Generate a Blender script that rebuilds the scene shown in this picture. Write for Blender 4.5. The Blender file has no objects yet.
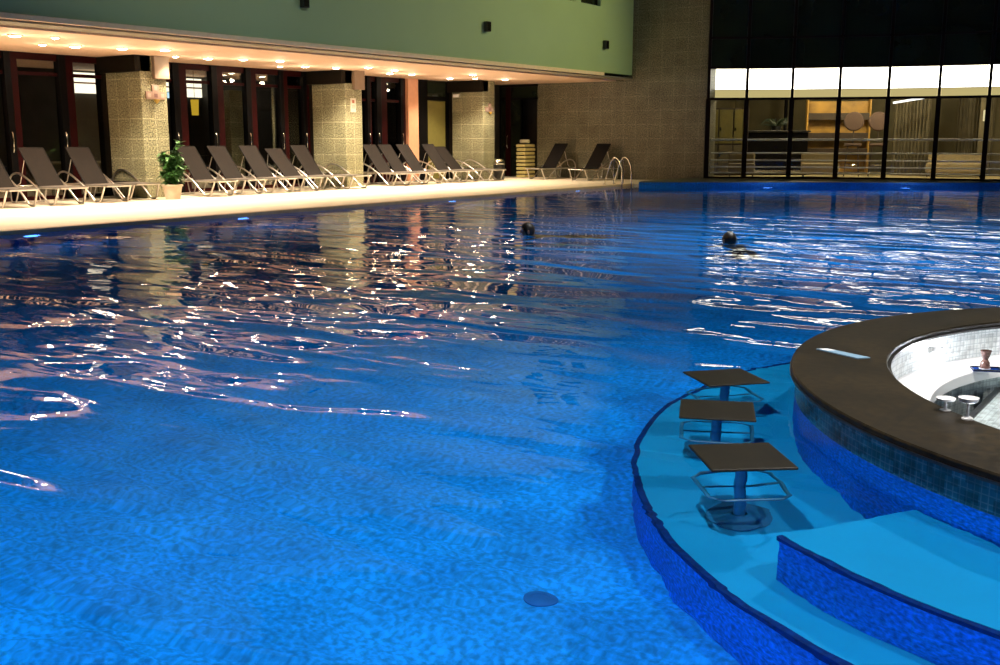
import bpy, bmesh, math, random
from mathutils import Vector, Matrix
random.seed(7)
C = bpy.context.scene.collection
PI = math.pi

# ------------------------------------------------------------------ materials
def new_mat(name):
    m = bpy.data.materials.new(name); m.use_nodes = True
    nt = m.node_tree; nt.nodes.clear()
    out = nt.nodes.new('ShaderNodeOutputMaterial')
    return m, nt, out

def N(nt, kind, **kw):
    n = nt.nodes.new(kind)
    for k, v in kw.items(): setattr(n, k, v)
    return n

def pbr(name, col, rough=.5, metal=0., spec=.5, var=0., vscale=8., bump=0., bscale=40., coat=0.):
    m, nt, out = new_mat(name)
    p = N(nt, 'ShaderNodeBsdfPrincipled')
    p.inputs['Roughness'].default_value = rough
    p.inputs['Metallic'].default_value = metal
    p.inputs['Specular IOR Level'].default_value = spec
    p.inputs['Coat Weight'].default_value = coat
    nt.links.new(p.outputs[0], out.inputs[0])
    tc = N(nt, 'ShaderNodeTexCoord')
    nz = N(nt, 'ShaderNodeTexNoise'); nz.inputs['Scale'].default_value = vscale; nz.inputs['Detail'].default_value = 4
    nt.links.new(tc.outputs['Object'], nz.inputs['Vector'])
    mp = N(nt, 'ShaderNodeMapRange')
    mp.inputs['From Min'].default_value = .3; mp.inputs['From Max'].default_value = .7
    mp.inputs['To Min'].default_value = 1 - var; mp.inputs['To Max'].default_value = 1 + var
    nt.links.new(nz.outputs['Fac'], mp.inputs['Value'])
    mx = N(nt, 'ShaderNodeVectorMath', operation='SCALE'); mx.inputs[0].default_value = col[:3]
    nt.links.new(mp.outputs[0], mx.inputs['Scale']); nt.links.new(mx.outputs[0], p.inputs['Base Color'])
    if bump:
        n2 = N(nt, 'ShaderNodeTexNoise'); n2.inputs['Scale'].default_value = bscale
        nt.links.new(tc.outputs['Object'], n2.inputs['Vector'])
        b = N(nt, 'ShaderNodeBump'); b.inputs['Strength'].default_value = bump; b.inputs['Distance'].default_value = .01
        nt.links.new(n2.outputs['Fac'], b.inputs['Height']); nt.links.new(b.outputs[0], p.inputs['Normal'])
    return m

def emit(name, col, s):
    m, nt, out = new_mat(name)
    e = N(nt, 'ShaderNodeEmission'); e.inputs[0].default_value = (*col, 1); e.inputs[1].default_value = s
    nt.links.new(e.outputs[0], out.inputs[0]); return m

def tiles(name, c1, c2, grout, size=.4, gw=.012, mottle=.35, mscale=60., rough=.4, patch=.15, spec=.4, cell=0.):
    """square tiles in metres (box projected UV), each mottled with small chips"""
    m, nt, out = new_mat(name)
    p = N(nt, 'ShaderNodeBsdfPrincipled'); p.inputs['Roughness'].default_value = rough
    p.inputs['Specular IOR Level'].default_value = spec
    nt.links.new(p.outputs[0], out.inputs[0])
    uv = N(nt, 'ShaderNodeTexCoord')
    br = N(nt, 'ShaderNodeTexBrick'); br.offset = 0; br.squash = 1
    br.inputs['Scale'].default_value = 1; br.inputs['Brick Width'].default_value = size
    br.inputs['Row Height'].default_value = size; br.inputs['Mortar Size'].default_value = gw
    br.inputs['Mortar Smooth'].default_value = .3
    br.inputs['Color1'].default_value = (*c1, 1); br.inputs['Color2'].default_value = (*c2, 1); br.inputs['Mortar'].default_value = (*grout, 1)
    nt.links.new(uv.outputs['UV'], br.inputs['Vector'])
    if cell:
        sn = N(nt, 'ShaderNodeVectorMath', operation='SNAP'); sn.inputs[1].default_value = (cell, cell, cell)
        ad = N(nt, 'ShaderNodeVectorMath', operation='ADD'); ad.inputs[1].default_value = (cell/3, cell/3, cell/3)
        nt.links.new(uv.outputs['UV'], ad.inputs[0]); nt.links.new(ad.outputs[0], sn.inputs[0])
        nz = N(nt, 'ShaderNodeTexWhiteNoise', noise_dimensions='3D'); nt.links.new(sn.outputs[0], nz.inputs['Vector'])
        f1, lo, hi = nz.outputs['Value'], 0., 1.
    else:
        nz = N(nt, 'ShaderNodeTexNoise'); nz.inputs['Scale'].default_value = mscale; nz.inputs['Detail'].default_value = 2
        nt.links.new(uv.outputs['UV'], nz.inputs['Vector']); f1, lo, hi = nz.outputs['Fac'], .33, .67
    a = N(nt, 'ShaderNodeMapRange'); a.inputs['From Min'].default_value = lo; a.inputs['From Max'].default_value = hi
    a.inputs['To Min'].default_value = 1 - mottle; a.inputs['To Max'].default_value = 1 + mottle
    nt.links.new(f1, a.inputs['Value'])
    n2 = N(nt, 'ShaderNodeTexNoise'); n2.inputs['Scale'].default_value = 2.2; n2.inputs['Detail'].default_value = 5
    nt.links.new(uv.outputs['UV'], n2.inputs['Vector'])
    b = N(nt, 'ShaderNodeMapRange'); b.inputs['From Min'].default_value = .3; b.inputs['From Max'].default_value = .7
    b.inputs['To Min'].default_value = 1 - patch; b.inputs['To Max'].default_value = 1 + patch
    nt.links.new(n2.outputs['Fac'], b.inputs['Value'])
    mu = N(nt, 'ShaderNodeMath', operation='MULTIPLY'); nt.links.new(a.outputs[0], mu.inputs[0]); nt.links.new(b.outputs[0], mu.inputs[1])
    sc = N(nt, 'ShaderNodeVectorMath', operation='SCALE'); nt.links.new(br.outputs['Color'], sc.inputs[0]); nt.links.new(mu.outputs[0], sc.inputs['Scale'])
    nt.links.new(sc.outputs[0], p.inputs['Base Color'])
    return m

def glass(name, tint=(1, 1, 1), refl=1.5):
    m, nt, out = new_mat(name)
    t = N(nt, 'ShaderNodeBsdfTransparent'); t.inputs[0].default_value = (*tint, 1)
    g = N(nt, 'ShaderNodeBsdfGlossy'); g.inputs['Roughness'].default_value = 0.0
    f = N(nt, 'ShaderNodeFresnel'); f.inputs['IOR'].default_value = refl
    mx = N(nt, 'ShaderNodeMixShader')
    nt.links.new(f.outputs[0], mx.inputs[0]); nt.links.new(t.outputs[0], mx.inputs[1]); nt.links.new(g.outputs[0], mx.inputs[2])
    nt.links.new(mx.outputs[0], out.inputs[0]); return m

def water_mat():
    m, nt, out = new_mat('pool_water')
    g = N(nt, 'ShaderNodeBsdfGlass'); g.inputs['IOR'].default_value = 1.33; g.inputs['Roughness'].default_value = 0
    nt.links.new(g.outputs[0], out.inputs[0])
    tc = N(nt, 'ShaderNodeTexCoord')
    def L(a, b): nt.links.new(a, b)
    def noise(scale, det, rot, sx, sy, dist=0.):
        mp = N(nt, 'ShaderNodeMapping'); mp.inputs['Rotation'].default_value = (0, 0, rot); mp.inputs['Scale'].default_value = (sx, sy, 1)
        L(tc.outputs['Object'], mp.inputs['Vector'])
        n = N(nt, 'ShaderNodeTexNoise'); n.inputs['Scale'].default_value = scale; n.inputs['Detail'].default_value = det
        n.inputs['Roughness'].default_value = .45; n.inputs['Distortion'].default_value = dist
        L(mp.outputs[0], n.inputs['Vector']); return n.outputs['Fac']
    def mul(a, v):
        k = N(nt, 'ShaderNodeMath', operation='MULTIPLY')
        L(a, k.inputs[0])
        if isinstance(v, (int, float)): k.inputs[1].default_value = v
        else: L(v, k.inputs[1])
        return k.outputs[0]
    def add(a, b):
        k = N(nt, 'ShaderNodeMath', operation='ADD'); L(a, k.inputs[0]); L(b, k.inputs[1]); return k.outputs[0]
    # swell of the swimmers' wakes (long crested), shorter chop, tiny ripples
    h = add(mul(noise(1.0, 1.5, -.61, .55, 1.5, .6), WAVE[0]), mul(noise(2.7, 2, -.45, .55, 1.35, .8), WAVE[1]))
    h = add(h, mul(noise(8, 2, .3, 1, 1), WAVE[2]))
    # the water is livelier round the swimmers and calmer by the near edge and the left deck
    sx = N(nt, 'ShaderNodeSeparateXYZ'); L(tc.outputs['Object'], sx.inputs[0])
    def ramp(a, lo, hi, t0, t1):
        r = N(nt, 'ShaderNodeMapRange', interpolation_type='SMOOTHSTEP')
        for k, v in zip(('From Min', 'From Max', 'To Min', 'To Max'), (lo, hi, t0, t1)): r.inputs[k].default_value = v
        L(a, r.inputs['Value']); return r.outputs[0]
    dn = N(nt, 'ShaderNodeVectorMath', operation='DISTANCE'); dn.inputs[1].default_value = (.4, 3.6, ZW); L(tc.outputs['Object'], dn.inputs[0])
    amp = mul(ramp(dn.outputs['Value'], 2.4, 6.6, .18, 1.), ramp(sx.outputs['X'], -13., -7.5, .28, 1.))
    amp = mul(mul(amp, ramp(sx.outputs['Y'], 13.5, 20.0, 1., .26)), ramp(sx.outputs['X'], -9, -4.5, 1., 1.75))
    h = mul(h, amp)
    b = N(nt, 'ShaderNodeBump'); b.inputs['Strength'].default_value = 1; b.inputs['Distance'].default_value = 1
    L(h, b.inputs['Height']); L(b.outputs[0], g.inputs['Normal'])
    return m
WAVE = (.085, .010, .0006)

M = {}
M['deck'] = tiles('deck_stone', (.80, .69, .53), (.84, .72, .56), (.66, .55, .42), .6, .006, .06, 30, .45, .06)
M['deck_edge'] = pbr('deck_edge_stone', (.62, .45, .28), .5, var=.1)
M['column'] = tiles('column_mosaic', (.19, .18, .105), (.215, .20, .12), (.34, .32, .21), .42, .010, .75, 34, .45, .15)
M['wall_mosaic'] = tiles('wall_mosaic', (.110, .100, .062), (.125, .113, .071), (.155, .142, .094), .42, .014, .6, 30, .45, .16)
M['green'] = pbr('green_paint', (.34, .47, .25), .65, var=.04, vscale=.6)
M['cream'] = pbr('cream_trim', (.86, .68, .46), .55, var=.05)
M['soffit'] = pbr('soffit_plaster', (.72, .50, .36), .7, var=.03)
M['beam'] = pbr('beam_grey', (.22, .19, .14), .7, var=.05)
M['dark_beam'] = pbr('dark_bulkhead', (.008, .006, .004), .6, spec=.06, var=.15)
M['capital'] = pbr('pinkish_box', (.17, .115, .075), .6, var=.05)
M['pilaster'] = pbr('salmon_paint', (.62, .30, .17), .55, var=.05)
M['hall_dark'] = pbr('hall_dark_paint', (.035, .04, .035), .8, var=.05)
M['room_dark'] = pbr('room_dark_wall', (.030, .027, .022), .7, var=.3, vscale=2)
M['room_floor'] = pbr('room_floor', (.12, .09, .06), .4, var=.1)
M['red_frame'] = pbr('red_brown_frame', (.018, .0018, .0020), .45, spec=.08, var=.1)
M['black_frame'] = pbr('black_frame', (.0025, .0022, .0024), .4, spec=.08, var=.1)
M['brown_frame'] = pbr('brown_mullion', (.010, .0035, .0025), .5, spec=.08, var=.1)
M['olive'] = pbr('olive_door_panel', (.14, .122, .028), .5, var=.06)
M['glass'] = glass('window_glass', (.86, .87, .84), 1.45)
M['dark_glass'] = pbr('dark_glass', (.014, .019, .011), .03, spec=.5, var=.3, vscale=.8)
M['sling'] = pbr('brown_sling_fabric', (.0100, .0066, .0050), .75, spec=.12, var=.12, vscale=30, bump=.3, bscale=250)
M['sling_dark'] = pbr('dark_sling_fabric', (.008, .006, .0055), .75, spec=.12, var=.12, vscale=30, bump=.3, bscale=250)
M['seat_sling'] = pbr('taupe_seat_fabric', (.11, .09, .075), .45, spec=.5, var=.12, vscale=30)  # brown sling again; grazing glare on the seat put into a lighter colour
M['alu'] = pbr('champagne_aluminium', (.66, .63, .60), .30, 1., var=.06)
M['chrome'] = pbr('polished_steel', (.75, .72, .66), .14, 1., var=.03)
M['terracotta'] = pbr('pale_pot', (.55, .45, .35), .7, var=.08, vscale=14)
M['soil'] = pbr('soil', (.04, .028, .018), .9, var=.3, vscale=40)
M['stem'] = pbr('plant_stem', (.10, .12, .05), .7, var=.2)
M['leaf'] = pbr('plant_leaf', (.04, .12, .025), .4, var=.4, vscale=5)
M['leaf_dark'] = pbr('dark_leaf', (.010, .022, .008), .5, var=.3)
M['counter'] = tiles('bar_counter_granite', (.010, .0068, .003), (.013, .009, .004), (.006, .004, .002), .55, .004, .6, 22, .45, .5, spec=.13)
M['counter_edge'] = pbr('counter_edge', (.010, .009, .009), .3, var=.3, vscale=20)
M['teal_mosaic'] = tiles('teal_mosaic', (.02, .085, .12), (.03, .11, .15), (.10, .16, .19), .032, .003, .5, 60, .25, .1, cell=.032)
M['pool_floor'] = tiles('pool_floor_mosaic', (.0006, .205, .76), (.0008, .225, .80), (.001, .25, .78), .32, .003, .32, 32, .5, .16, spec=.1)
M['pool_wall'] = tiles('pool_wall_mosaic', (.0006, .135, .66), (.0008, .155, .72), (.001, .18, .66), .32, .003, .45, 40, .5, .2, spec=.1)
M['ledge'] = pbr('ledge_tile', (.0006, .26, .62), .6, spec=.1, var=.04, vscale=3)
M['navy'] = pbr('navy_tile', (.0003, .022, .15), .6, spec=.05, var=.4, vscale=30)
M['rim'] = tiles('rim_mosaic', (.006, .17, .50), (.008, .19, .54), (.02, .2, .5), .32, .003, .3, 30, .3, .2)
M['rim_top'] = pbr('rim_top_stone', (.10, .11, .075), .5, var=.15)
M['white_mosaic'] = tiles('white_mosaic', (.62, .66, .66), (.70, .74, .74), (.45, .50, .52), .034, .0035, .22, 60, .3, .06, cell=.034)
M['grey_mosaic'] = tiles('grey_mosaic', (.34, .41, .42), (.42, .49, .49), (.26, .31, .33), .034, .0035, .3, 60, .3, .08, cell=.034)
M['white'] = pbr('white_gloss', (.82, .82, .84), .3, var=.02)
M['seat_stone'] = pbr('stool_seat_slate', (.0065, .0052, .0026), .5, spec=.2, var=.5, vscale=12)
M['stool_metal'] = pbr('stool_metal', (.004, .15, .32), .5, .0, var=.1)
M['stool_base'] = pbr('stool_base', (.003, .12, .30), .6, spec=.1, var=.15)
M['drain'] = pbr('drain_grate', (.003, .09, .36), .6, spec=.1, var=.2)
M['card'] = pbr('pale_blue_card', (.17, .30, .43), .35, var=.04)
M['black'] = pbr('black_plastic', (.009, .009, .009), .35, var=.1)
M['skin'] = pbr('skin', (.36, .19, .12), .5, var=.08)
M['hair'] = pbr('dark_hair', (.010, .007, .005), .45, var=.3, vscale=40)
M['trunks'] = pbr('dark_swimwear', (.01, .012, .03), .7, var=.1)
M['eye'] = pbr('eye', (.5, .5, .5), .2)
M['pink_sign'] = pbr('pale_pink_sign', (.24, .155, .12), .5, var=.06, vscale=20)
M['sign_pale'] = pbr('sign_pale_mark', (.32, .24, .20), .5)
M['sign_red'] = pbr('sign_mark', (.13, .06, .055), .5, var=.06)
M['yellow'] = pbr('yellow_enamel', (.38, .24, .03), .4, var=.06)
M['paper'] = pbr('notice_paper', (.55, .50, .42), .6, var=.04)
M['print'] = pbr('notice_print', (.30, .10, .06), .6, var=.1)
M['mat'] = pbr('pale_yellow_foam', (.50, .42, .16), .7, var=.06)
M['towel'] = pbr('cream_towel', (.72, .66, .42), .8, var=.06)
M['amber'] = pbr('amber_wood', (.34, .19, .03), .45, var=.25, vscale=4)
M['wood_dark'] = pbr('dark_wood', (.035, .022, .014), .45, var=.2)
M['curtain'] = pbr('grey_brown_curtain', (.10, .085, .05), .8, var=.2, vscale=3)
M['rose'] = pbr('dusty_rose_fabric', (.065, .036, .026), .7, var=.08)
M['olive_wall'] = pbr('lounge_olive_wall', (.10, .085, .04), .7, var=.2, vscale=1.5)
M['sofa'] = pbr('pale_sofa', (.26, .21, .12), .7, var=.06)
M['carpet'] = pbr('lounge_floor', (.45, .37, .20), .5, var=.12)
M['glass_rose'] = pbr('rosy_brown_glass', (.13, .07, .06), .15, var=.5, vscale=60)
M['lamp_soffit'] = emit('downlight_glow', (1., .86, .62), 45)
M['lamp_pool'] = emit('pool_lamp_glow', (.08, .30, 1.), 9)
M['cove'] = emit('luminous_cove', (1., .94, .82), 7.0)
M['cove_low'] = emit('cream_lit_diffuser', (1., .80, .36), .75)
M['room_light'] = emit('room_light_panel', (1., .90, .70), 2.2)
M['pendant'] = emit('yellow_pendant_glow', (1., .62, .05), .75)
M['screen'] = emit('blue_screen', (.55, .8, 1.), 1.6)
M['sconce'] = emit('sconce_glow', (1., .85, .5), 1.1)
M['strip_light'] = emit('strip_light', (1., .98, 1.), 3.0)

# ------------------------------------------------------------------ geometry
class MB:
    def __init__(s): s.bm = bmesh.new()
    def box(s, x0, x1, y0, y1, z0, z1, bev=0., mat=None):
        r = bmesh.ops.create_cube(s.bm, size=1)
        vs = r['verts']
        bmesh.ops.scale(s.bm, vec=(x1-x0, y1-y0, z1-z0), verts=vs)
        bmesh.ops.translate(s.bm, vec=((x0+x1)/2, (y0+y1)/2, (z0+z1)/2), verts=vs)
        if mat is not None: bmesh.ops.transform(s.bm, matrix=mat, verts=vs)
        if bev:
            es = list({e for v in vs for e in v.link_edges})
            bmesh.ops.bevel(s.bm, geom=es, offset=bev, segments=2, affect='EDGES', profile=.5)
        return s
    def prism(s, poly, z0, z1):
        a = [s.bm.verts.new((x, y, z0)) for x, y in poly]; b = [s.bm.verts.new((x, y, z1)) for x, y in poly]
        n = len(poly); s.bm.faces.new(a[::-1]); s.bm.faces.new(b)
        for i in range(n): s.bm.faces.new((a[i], a[(i+1) % n], b[(i+1) % n], b[i]))
        return s
    def lathe(s, prof, c=(0, 0, 0), seg=20, a0=0., a1=2*PI):
        full = abs(a1-a0-2*PI) < 1e-6; n = seg if full else seg+1; rings = []
        for r, z in prof:
            rings.append([s.bm.verts.new((c[0]+r*math.cos(a0+(a1-a0)*i/seg), c[1]+r*math.sin(a0+(a1-a0)*i/seg), c[2]+z)) for i in range(n)])
        for k in range(len(prof)-1):
            for i in range(seg):
                j = (i+1) % n
                s.bm.faces.new((rings[k][i], rings[k][j], rings[k+1][j], rings[k+1][i]))
        return s
    def tube(s, pts, r, seg=8, smooth=4, closed=False):
        P = [Vector(p) for p in pts]
        if smooth > 1: P = catmull(P, smooth, closed)
        n = len(P); rings = []; t0 = None; nrm = None
        rr = r if callable(r) else (lambda f: r)
        for i in range(n):
            if closed: t = (P[(i+1) % n]-P[i-1]).normalized()
            else: t = (P[min(i+1, n-1)]-P[max(i-1, 0)]).normalized()
            if nrm is None:
                nrm = t.orthogonal().normalized()
            else:
                nrm = (nrm - t*nrm.dot(t)).normalized()
            b = t.cross(nrm); q = rr(i/max(1, n-1))
            rings.append([s.bm.verts.new(P[i]+(nrm*math.cos(2*PI*k/seg)+b*math.sin(2*PI*k/seg))*q) for k in range(seg)])
        m = n if closed else n-1
        for i in range(m):
            A, B = rings[i], rings[(i+1) % n]
            for k in range(seg): s.bm.faces.new((A[k], A[(k+1) % seg], B[(k+1) % seg], B[k]))
        if not closed:
            s.bm.faces.new(rings[0][::-1]); s.bm.faces.new(rings[-1])
        return s
    def build(s, name, mat, parent=None, smooth=False, loc=None):
        bm = s.bm
        bmesh.ops.recalc_face_normals(bm, faces=bm.faces)
        uv = bm.loops.layers.uv.new('UVMap')
        for f in bm.faces:
            f.smooth = smooth; n = f.normal; ax, ay, az = abs(n.x), abs(n.y), abs(n.z)
            for l in f.loops:
                c = l.vert.co
                if az >= ax and az >= ay: l[uv].uv = (c.x, c.y)
                elif ax >= ay: l[uv].uv = (c.y, c.z)
                else: l[uv].uv = (c.x, c.z)
        me = bpy.data.meshes.new(name); bm.to_mesh(me); bm.free()
        if smooth: 
            try: me.set_sharp_from_angle(angle=math.radians(40))
            except Exception: pass
        me.materials.append(mat)
        o = bpy.data.objects.new(name, me); C.objects.link(o)
        if parent: o.parent = parent
        if loc: o.location = loc
        return o

def arc_uv(o, c):
    """mosaic on round walls runs round the curve"""
    uv = o.data.uv_layers[0]
    for p in o.data.polygons:
        if abs(p.normal.z) > .7: continue
        base = None
        for li in p.loop_indices:
            v = o.data.vertices[o.data.loops[li].vertex_index].co
            a = math.atan2(v.y-c[1], v.x-c[0]); r = math.hypot(v.y-c[1], v.x-c[0])
            if base is None: base = a
            while a-base > PI: a -= 2*PI
            while a-base < -PI: a += 2*PI
            uv.data[li].uv = (a*r, v.z)

def catmull(P, k, closed=False):
    out = []; n = len(P); m = n if closed else n-1
    for i in range(m):
        if closed: p0, p1, p2, p3 = P[i-1], P[i], P[(i+1) % n], P[(i+2) % n]
        else: p0, p1, p2, p3 = P[max(i-1, 0)], P[i], P[i+1], P[min(i+2, n-1)]
        for j in range(k):
            t = j/k
            out.append(.5*((2*p1)+(p2-p0)*t+(2*p0-5*p1+4*p2-p3)*t*t+(3*p1-p0-3*p2+p3)*t**3))
    if not closed: out.append(P[-1])
    return out

def tag(o, label=None, cat=None, group=None, kind=None):
    if label: o['label'] = label
    if cat: o['category'] = cat
    if group: o['group'] = group
    if kind: o['kind'] = kind
    return o
def empty(name, loc=(0, 0, 0), rz=0.):
    o = bpy.data.objects.new(name, None); C.objects.link(o); o.location = loc; o.rotation_euler = (0, 0, rz); o.empty_display_size = .1
    return o
def struct(o, label=None, cat=None):
    return tag(o, label, cat, kind='structure')
def copy_tree(o, parent=None):
    c = o.copy(); C.objects.link(c)
    if parent: c.parent = parent
    for ch in list(o.children): copy_tree(ch, c)
    return c

# ------------------------------------------------------------------ the setting
ZW = -.05
PX = -14.1          # left pool edge
# decks
struct(MB().box(-26, PX, -6, 29.4, -1.6, 0, 0).box(PX, -13.75, 26.6, 29.4, -1.6, 0).build('floor', M['deck']), 'pale beige stone deck along the left side of the pool', 'floor')
struct(MB().box(PX-.12, PX+.03, .3, 26.63, -.055, .012, .008).build('trim_1', M['deck_edge']), 'tan stone edging strip between the deck and the pool', 'trim')
struct(MB().box(PX, 6, -6, .3, -1.6, 0).build('floor_near', M['deck']), 'stone deck at the near end of the pool', 'floor')
struct(MB().box(3.2, 6, .3, 32, -1.6, 0).build('floor_side', M['deck']), 'stone deck at the right side of the pool', 'floor')
pool = [(PX, .3), (3.2, .3), (3.2, 31.4), (-5.2, 31.4), (-13.6, 26.0), (PX, 26.0)]
# pool basin: bottom and lining
struct(MB().prism([(PX, .3), (3.2, .3), (3.2, 31.6), (PX, 31.6)], -1.4, -1.3).build('floor_pool', M['pool_floor']), 'blue mosaic bottom of the swimming pool', 'pool floor')
b = MB()
b.box(PX-.02, PX+.025, .3, 26.6, -1.3, -.056); b.box(PX, 3.2, .28, .325, -1.3, 0); b.box(3.175, 3.22, .3, 31.4, -1.3, 0)
struct(b.build('wall_pool', M['pool_wall']), 'blue mosaic lining of the pool sides', 'pool wall')
# far raised rim under the glass front
rimo = MB().prism([(-13.6, 26.0), (-13.75, 26.6), (-13.75, 29.4), (-13.1, 29.4), (-6, 32.6), (3.2, 32.6), (3.2, 31.4), (-5.2, 31.4)], -1.4, .075).build('wall_rim', M['rim'])
struct(rimo, 'blue tiled raised rim along the far end of the pool', 'pool rim')
struct(MB().prism([(-13.58, 25.98), (-13.76, 26.6), (-13.76, 29.4), (-13.1, 29.4), (-6, 32.6), (3.2, 32.6), (3.2, 31.38), (-5.2, 31.38)], .075, .095).build('trim_2', M['rim_top']), 'dark stone coping on the far pool rim', 'trim')

# far end wall, green gallery front, soffit, hall shell
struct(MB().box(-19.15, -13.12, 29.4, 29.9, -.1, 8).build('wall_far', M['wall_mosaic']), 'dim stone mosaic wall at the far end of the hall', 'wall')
g = MB().box(-16.0, -15.7, -5, 24.4, 3.16, 8).box(-16, -15.7, 24.4, 27.4, 3.16, 5.0).box(-16, -15.7, 27.4, 29.4, 3.16, 8).box(-16, -15.7, 25.95, 26.3, 5.0, 6.3).box(-16, -15.7, 24.4, 27.4, 6.3, 8)
struct(g.build('wall_left', M['green']), 'green painted gallery front above the lit soffit', 'wall')
t = struct(MB().box(-16.0, -15.64, -5, 27.6, 3.07, 3.16, .01).build('trim_3', M['cream']), 'cream lit moulding along the bottom of the green wall', 'trim')
struct(MB().box(-16.35, -15.7, -5, 29.4, 3.035, 3.08).build('trim_4', M['beam']), 'grey strip behind the cream moulding', 'trim')
struct(MB().box(-25.5, -16.25, -5, 29.4, 3.0, 3.05).build('ceiling', M['soffit']), 'pinkish plaster soffit full of small downlights over the lounger deck', 'ceiling')
struct(MB().box(-26, 6.5, -6, 34, 8, 8.2).build('ceiling_hall', M['hall_dark']), 'dark high ceiling of the pool hall', 'ceiling')
struct(MB().box(6, 6.3, -6, 34, -.2, 8).build('wall_right', M['hall_dark']), 'dark right side wall of the hall', 'wall')
struct(MB().box(-26, 6, -6.3, -6, -.2, 8).build('wall_near', M['hall_dark']), 'dark near end wall of the hall', 'wall')
for i, (y0, y1) in enumerate(((24.4, 25.95), (26.3, 27.4))):
    w = struct(empty('window_%d' % (i+1), (-15.85, 0, 0)), 'dark high window in the green wall', 'window')
    f = MB()
    for a in ((y0, y0+.05, 5, 6.3), (y1-.05, y1, 5, 6.3), (y0+.05, y1-.05, 5, 5.05), (y0+.05, y1-.05, 6.25, 6.3)): f.box(-.05, .05, *a)
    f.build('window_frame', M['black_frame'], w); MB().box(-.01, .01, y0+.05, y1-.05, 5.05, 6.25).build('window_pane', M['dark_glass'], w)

# columns
def column(i, y0, y1):
    col = struct(empty('column', (-19.3, (y0+y1)/2, 0)), ('nearest', 'middle', 'farthest')[i]+' beige mosaic column under the soffit', 'column')
    h = (y1-y0)/2
    MB().box(-1.2, 0, -h, h, 0, 3.0, .02).build('shaft', M['column'], col)
    MB().box(-1.55, -1.2, -h-.02, h, 0, 3.0).build('pier', M['dark_beam'], col)
    MB().box(-1.35, -.0, -h-.12, -h+.28, 2.66, 3.0, .01).build('bulkhead', M['dark_beam'], col)
    bx = MB().box(-.16, .10, h-.36, h+.02, 2.52, 3.0, .012)
    if i < 2: bx.build('wall_box', M['capital'], col)
    else: bx.bm.free()
    return col
for i, a in enumerate(((14.27, 14.93), (20.5, 21.14), (26.58, 27.2))): column(i, *a)

# ------------------------------------------------------------------ glazed front behind the loungers
FX = -20.62
wn = 3
def facade(y0, y1, posts, pane_mat, label, head=2.55, cat='window'):
    """frame with thick black posts edged in red-brown, a pane in every bay"""
    global wn
    w = struct(empty('window_%d' % wn, (FX, 0, 0)), label, cat); wn += 1
    f = MB(); f.box(-.1, 0, y0, y1, 2.86, 3.0); f.box(-.08, -.01, y0, y1, head, head+.07); f.box(-.1, 0, y0, y1, 0, .08)
    f.build('window_frame', M['red_frame'], w)
    for a, c in posts:
        m = (a*2+c)/3
        p = MB().box(-.12, .06, a, m+.05, 0, 2.99, .01).build('post', M['black_frame'], w)
        MB().box(-.1, .03, m+.05, c, 0, 2.99, .008).build('post_edge', M['red_frame'], p)
        hb = MB().tube([(.06, a+.05, 1.0), (.10, a+.05, 1.03), (.10, a+.05, 1.36), (.06, a+.05, 1.39)], .012, 6, 2); hb.build('handle', M['chrome'], p, True)
    ys = [y0]+[v for p in posts for v in p]+[y1]
    for a, c in zip(ys[::2], ys[1::2]):
        if c-a > .12: MB().box(-.06, -.045, a, c, .08, 2.86).build('window_pane', pane_mat, w)
    return w
facade(6, 14.25, [(7.6, 7.9), (9.2, 9.5), (10.7, 11.0), (12.0, 12.3), (13.2, 13.56)], M['glass'], 'dark glazed doors left of the nearest column')
facade(14.95, 20.5, [(16.1, 16.5), (17.22, 17.6), (18.3, 18.65), (19.42, 19.72), (20.25, 20.5)], M['glass'], 'dark glazed doors with red frames between the nearest and middle columns')
facade(21.14, 24.45, [(21.9, 22.1), (22.75, 22.95), (23.15, 23.62), (24.2, 24.45)], M['glass'], 'dark red framed glazed doors right of the middle column', head=2.3)
struct(MB().box(FX-.3, FX+.12, 24.47, 24.95, 0, 3.0, .02).build('wall_pilaster', M['pilaster']), 'salmon painted pilaster between red framed doors and olive door', 'wall')
d = struct(empty('door_1', (FX, 0, 0)), 'olive door with dark frame left of the farthest column', 'door')
f = MB().box(-.1, .02, 24.95, 25.5, 0, 3.0).box(-.1, .02, 26.42, 26.6, 0, 3.0).box(-.1, .02, 25.5, 26.42, 2.4, 2.52)
f.build('door_frame', M['black_frame'], d)
MB().box(-.06, -.02, 25.5, 26.42, .03, 2.4, .008).build('door_panel', M['olive'], d)
MB().box(-.06, -.04, 25.5, 26.42, 2.52, 3.0).build('window_pane', M['dark_glass'], d)
MB().tube([(.0, 26.3, .98), (.05, 26.3, .98), (.05, 26.18, .98)], .012, 6, 1).build('door_handle', M['chrome'], d, True)
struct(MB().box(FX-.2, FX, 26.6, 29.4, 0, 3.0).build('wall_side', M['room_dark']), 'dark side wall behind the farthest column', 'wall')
# end door of dark glass with a red upright, and the dark recess right of it
d = struct(empty('door_2', (-20.6, 29.4, 0)), 'dark glazed end door with a red upright, beyond the farthest column', 'door')
f = MB().box(-.05, .03, -.06, .04, 0, 3.0).box(-.05, 1.47, -.05, .03, 2.5, 2.57).box(-.05, 1.47, -.05, .03, 2.92, 3.0).box(.82, .86, -.06, .03, 0, 2.5)
f.build('door_frame', M['black_frame'], d)
MB().box(.24, .42, -.08, .02, 0, 2.92, .012).build('door_stile', M['red_frame'], d)
MB().box(.03, .24, -.02, .0, 0, 2.5).box(.42, .82, -.02, 0, 0, 2.5).build('door_pane', M['dark_glass'], d)
MB().box(.03, 1.45, -.02, 0, 2.57, 2.92).build('window_pane', M['dark_glass'], d)
MB().tube([(.34, -.08, .95), (.34, -.14, .98), (.34, -.14, 1.3), (.34, -.08, 1.33)], .014, 6, 2).build('door_handle', M['chrome'], d, True)
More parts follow.
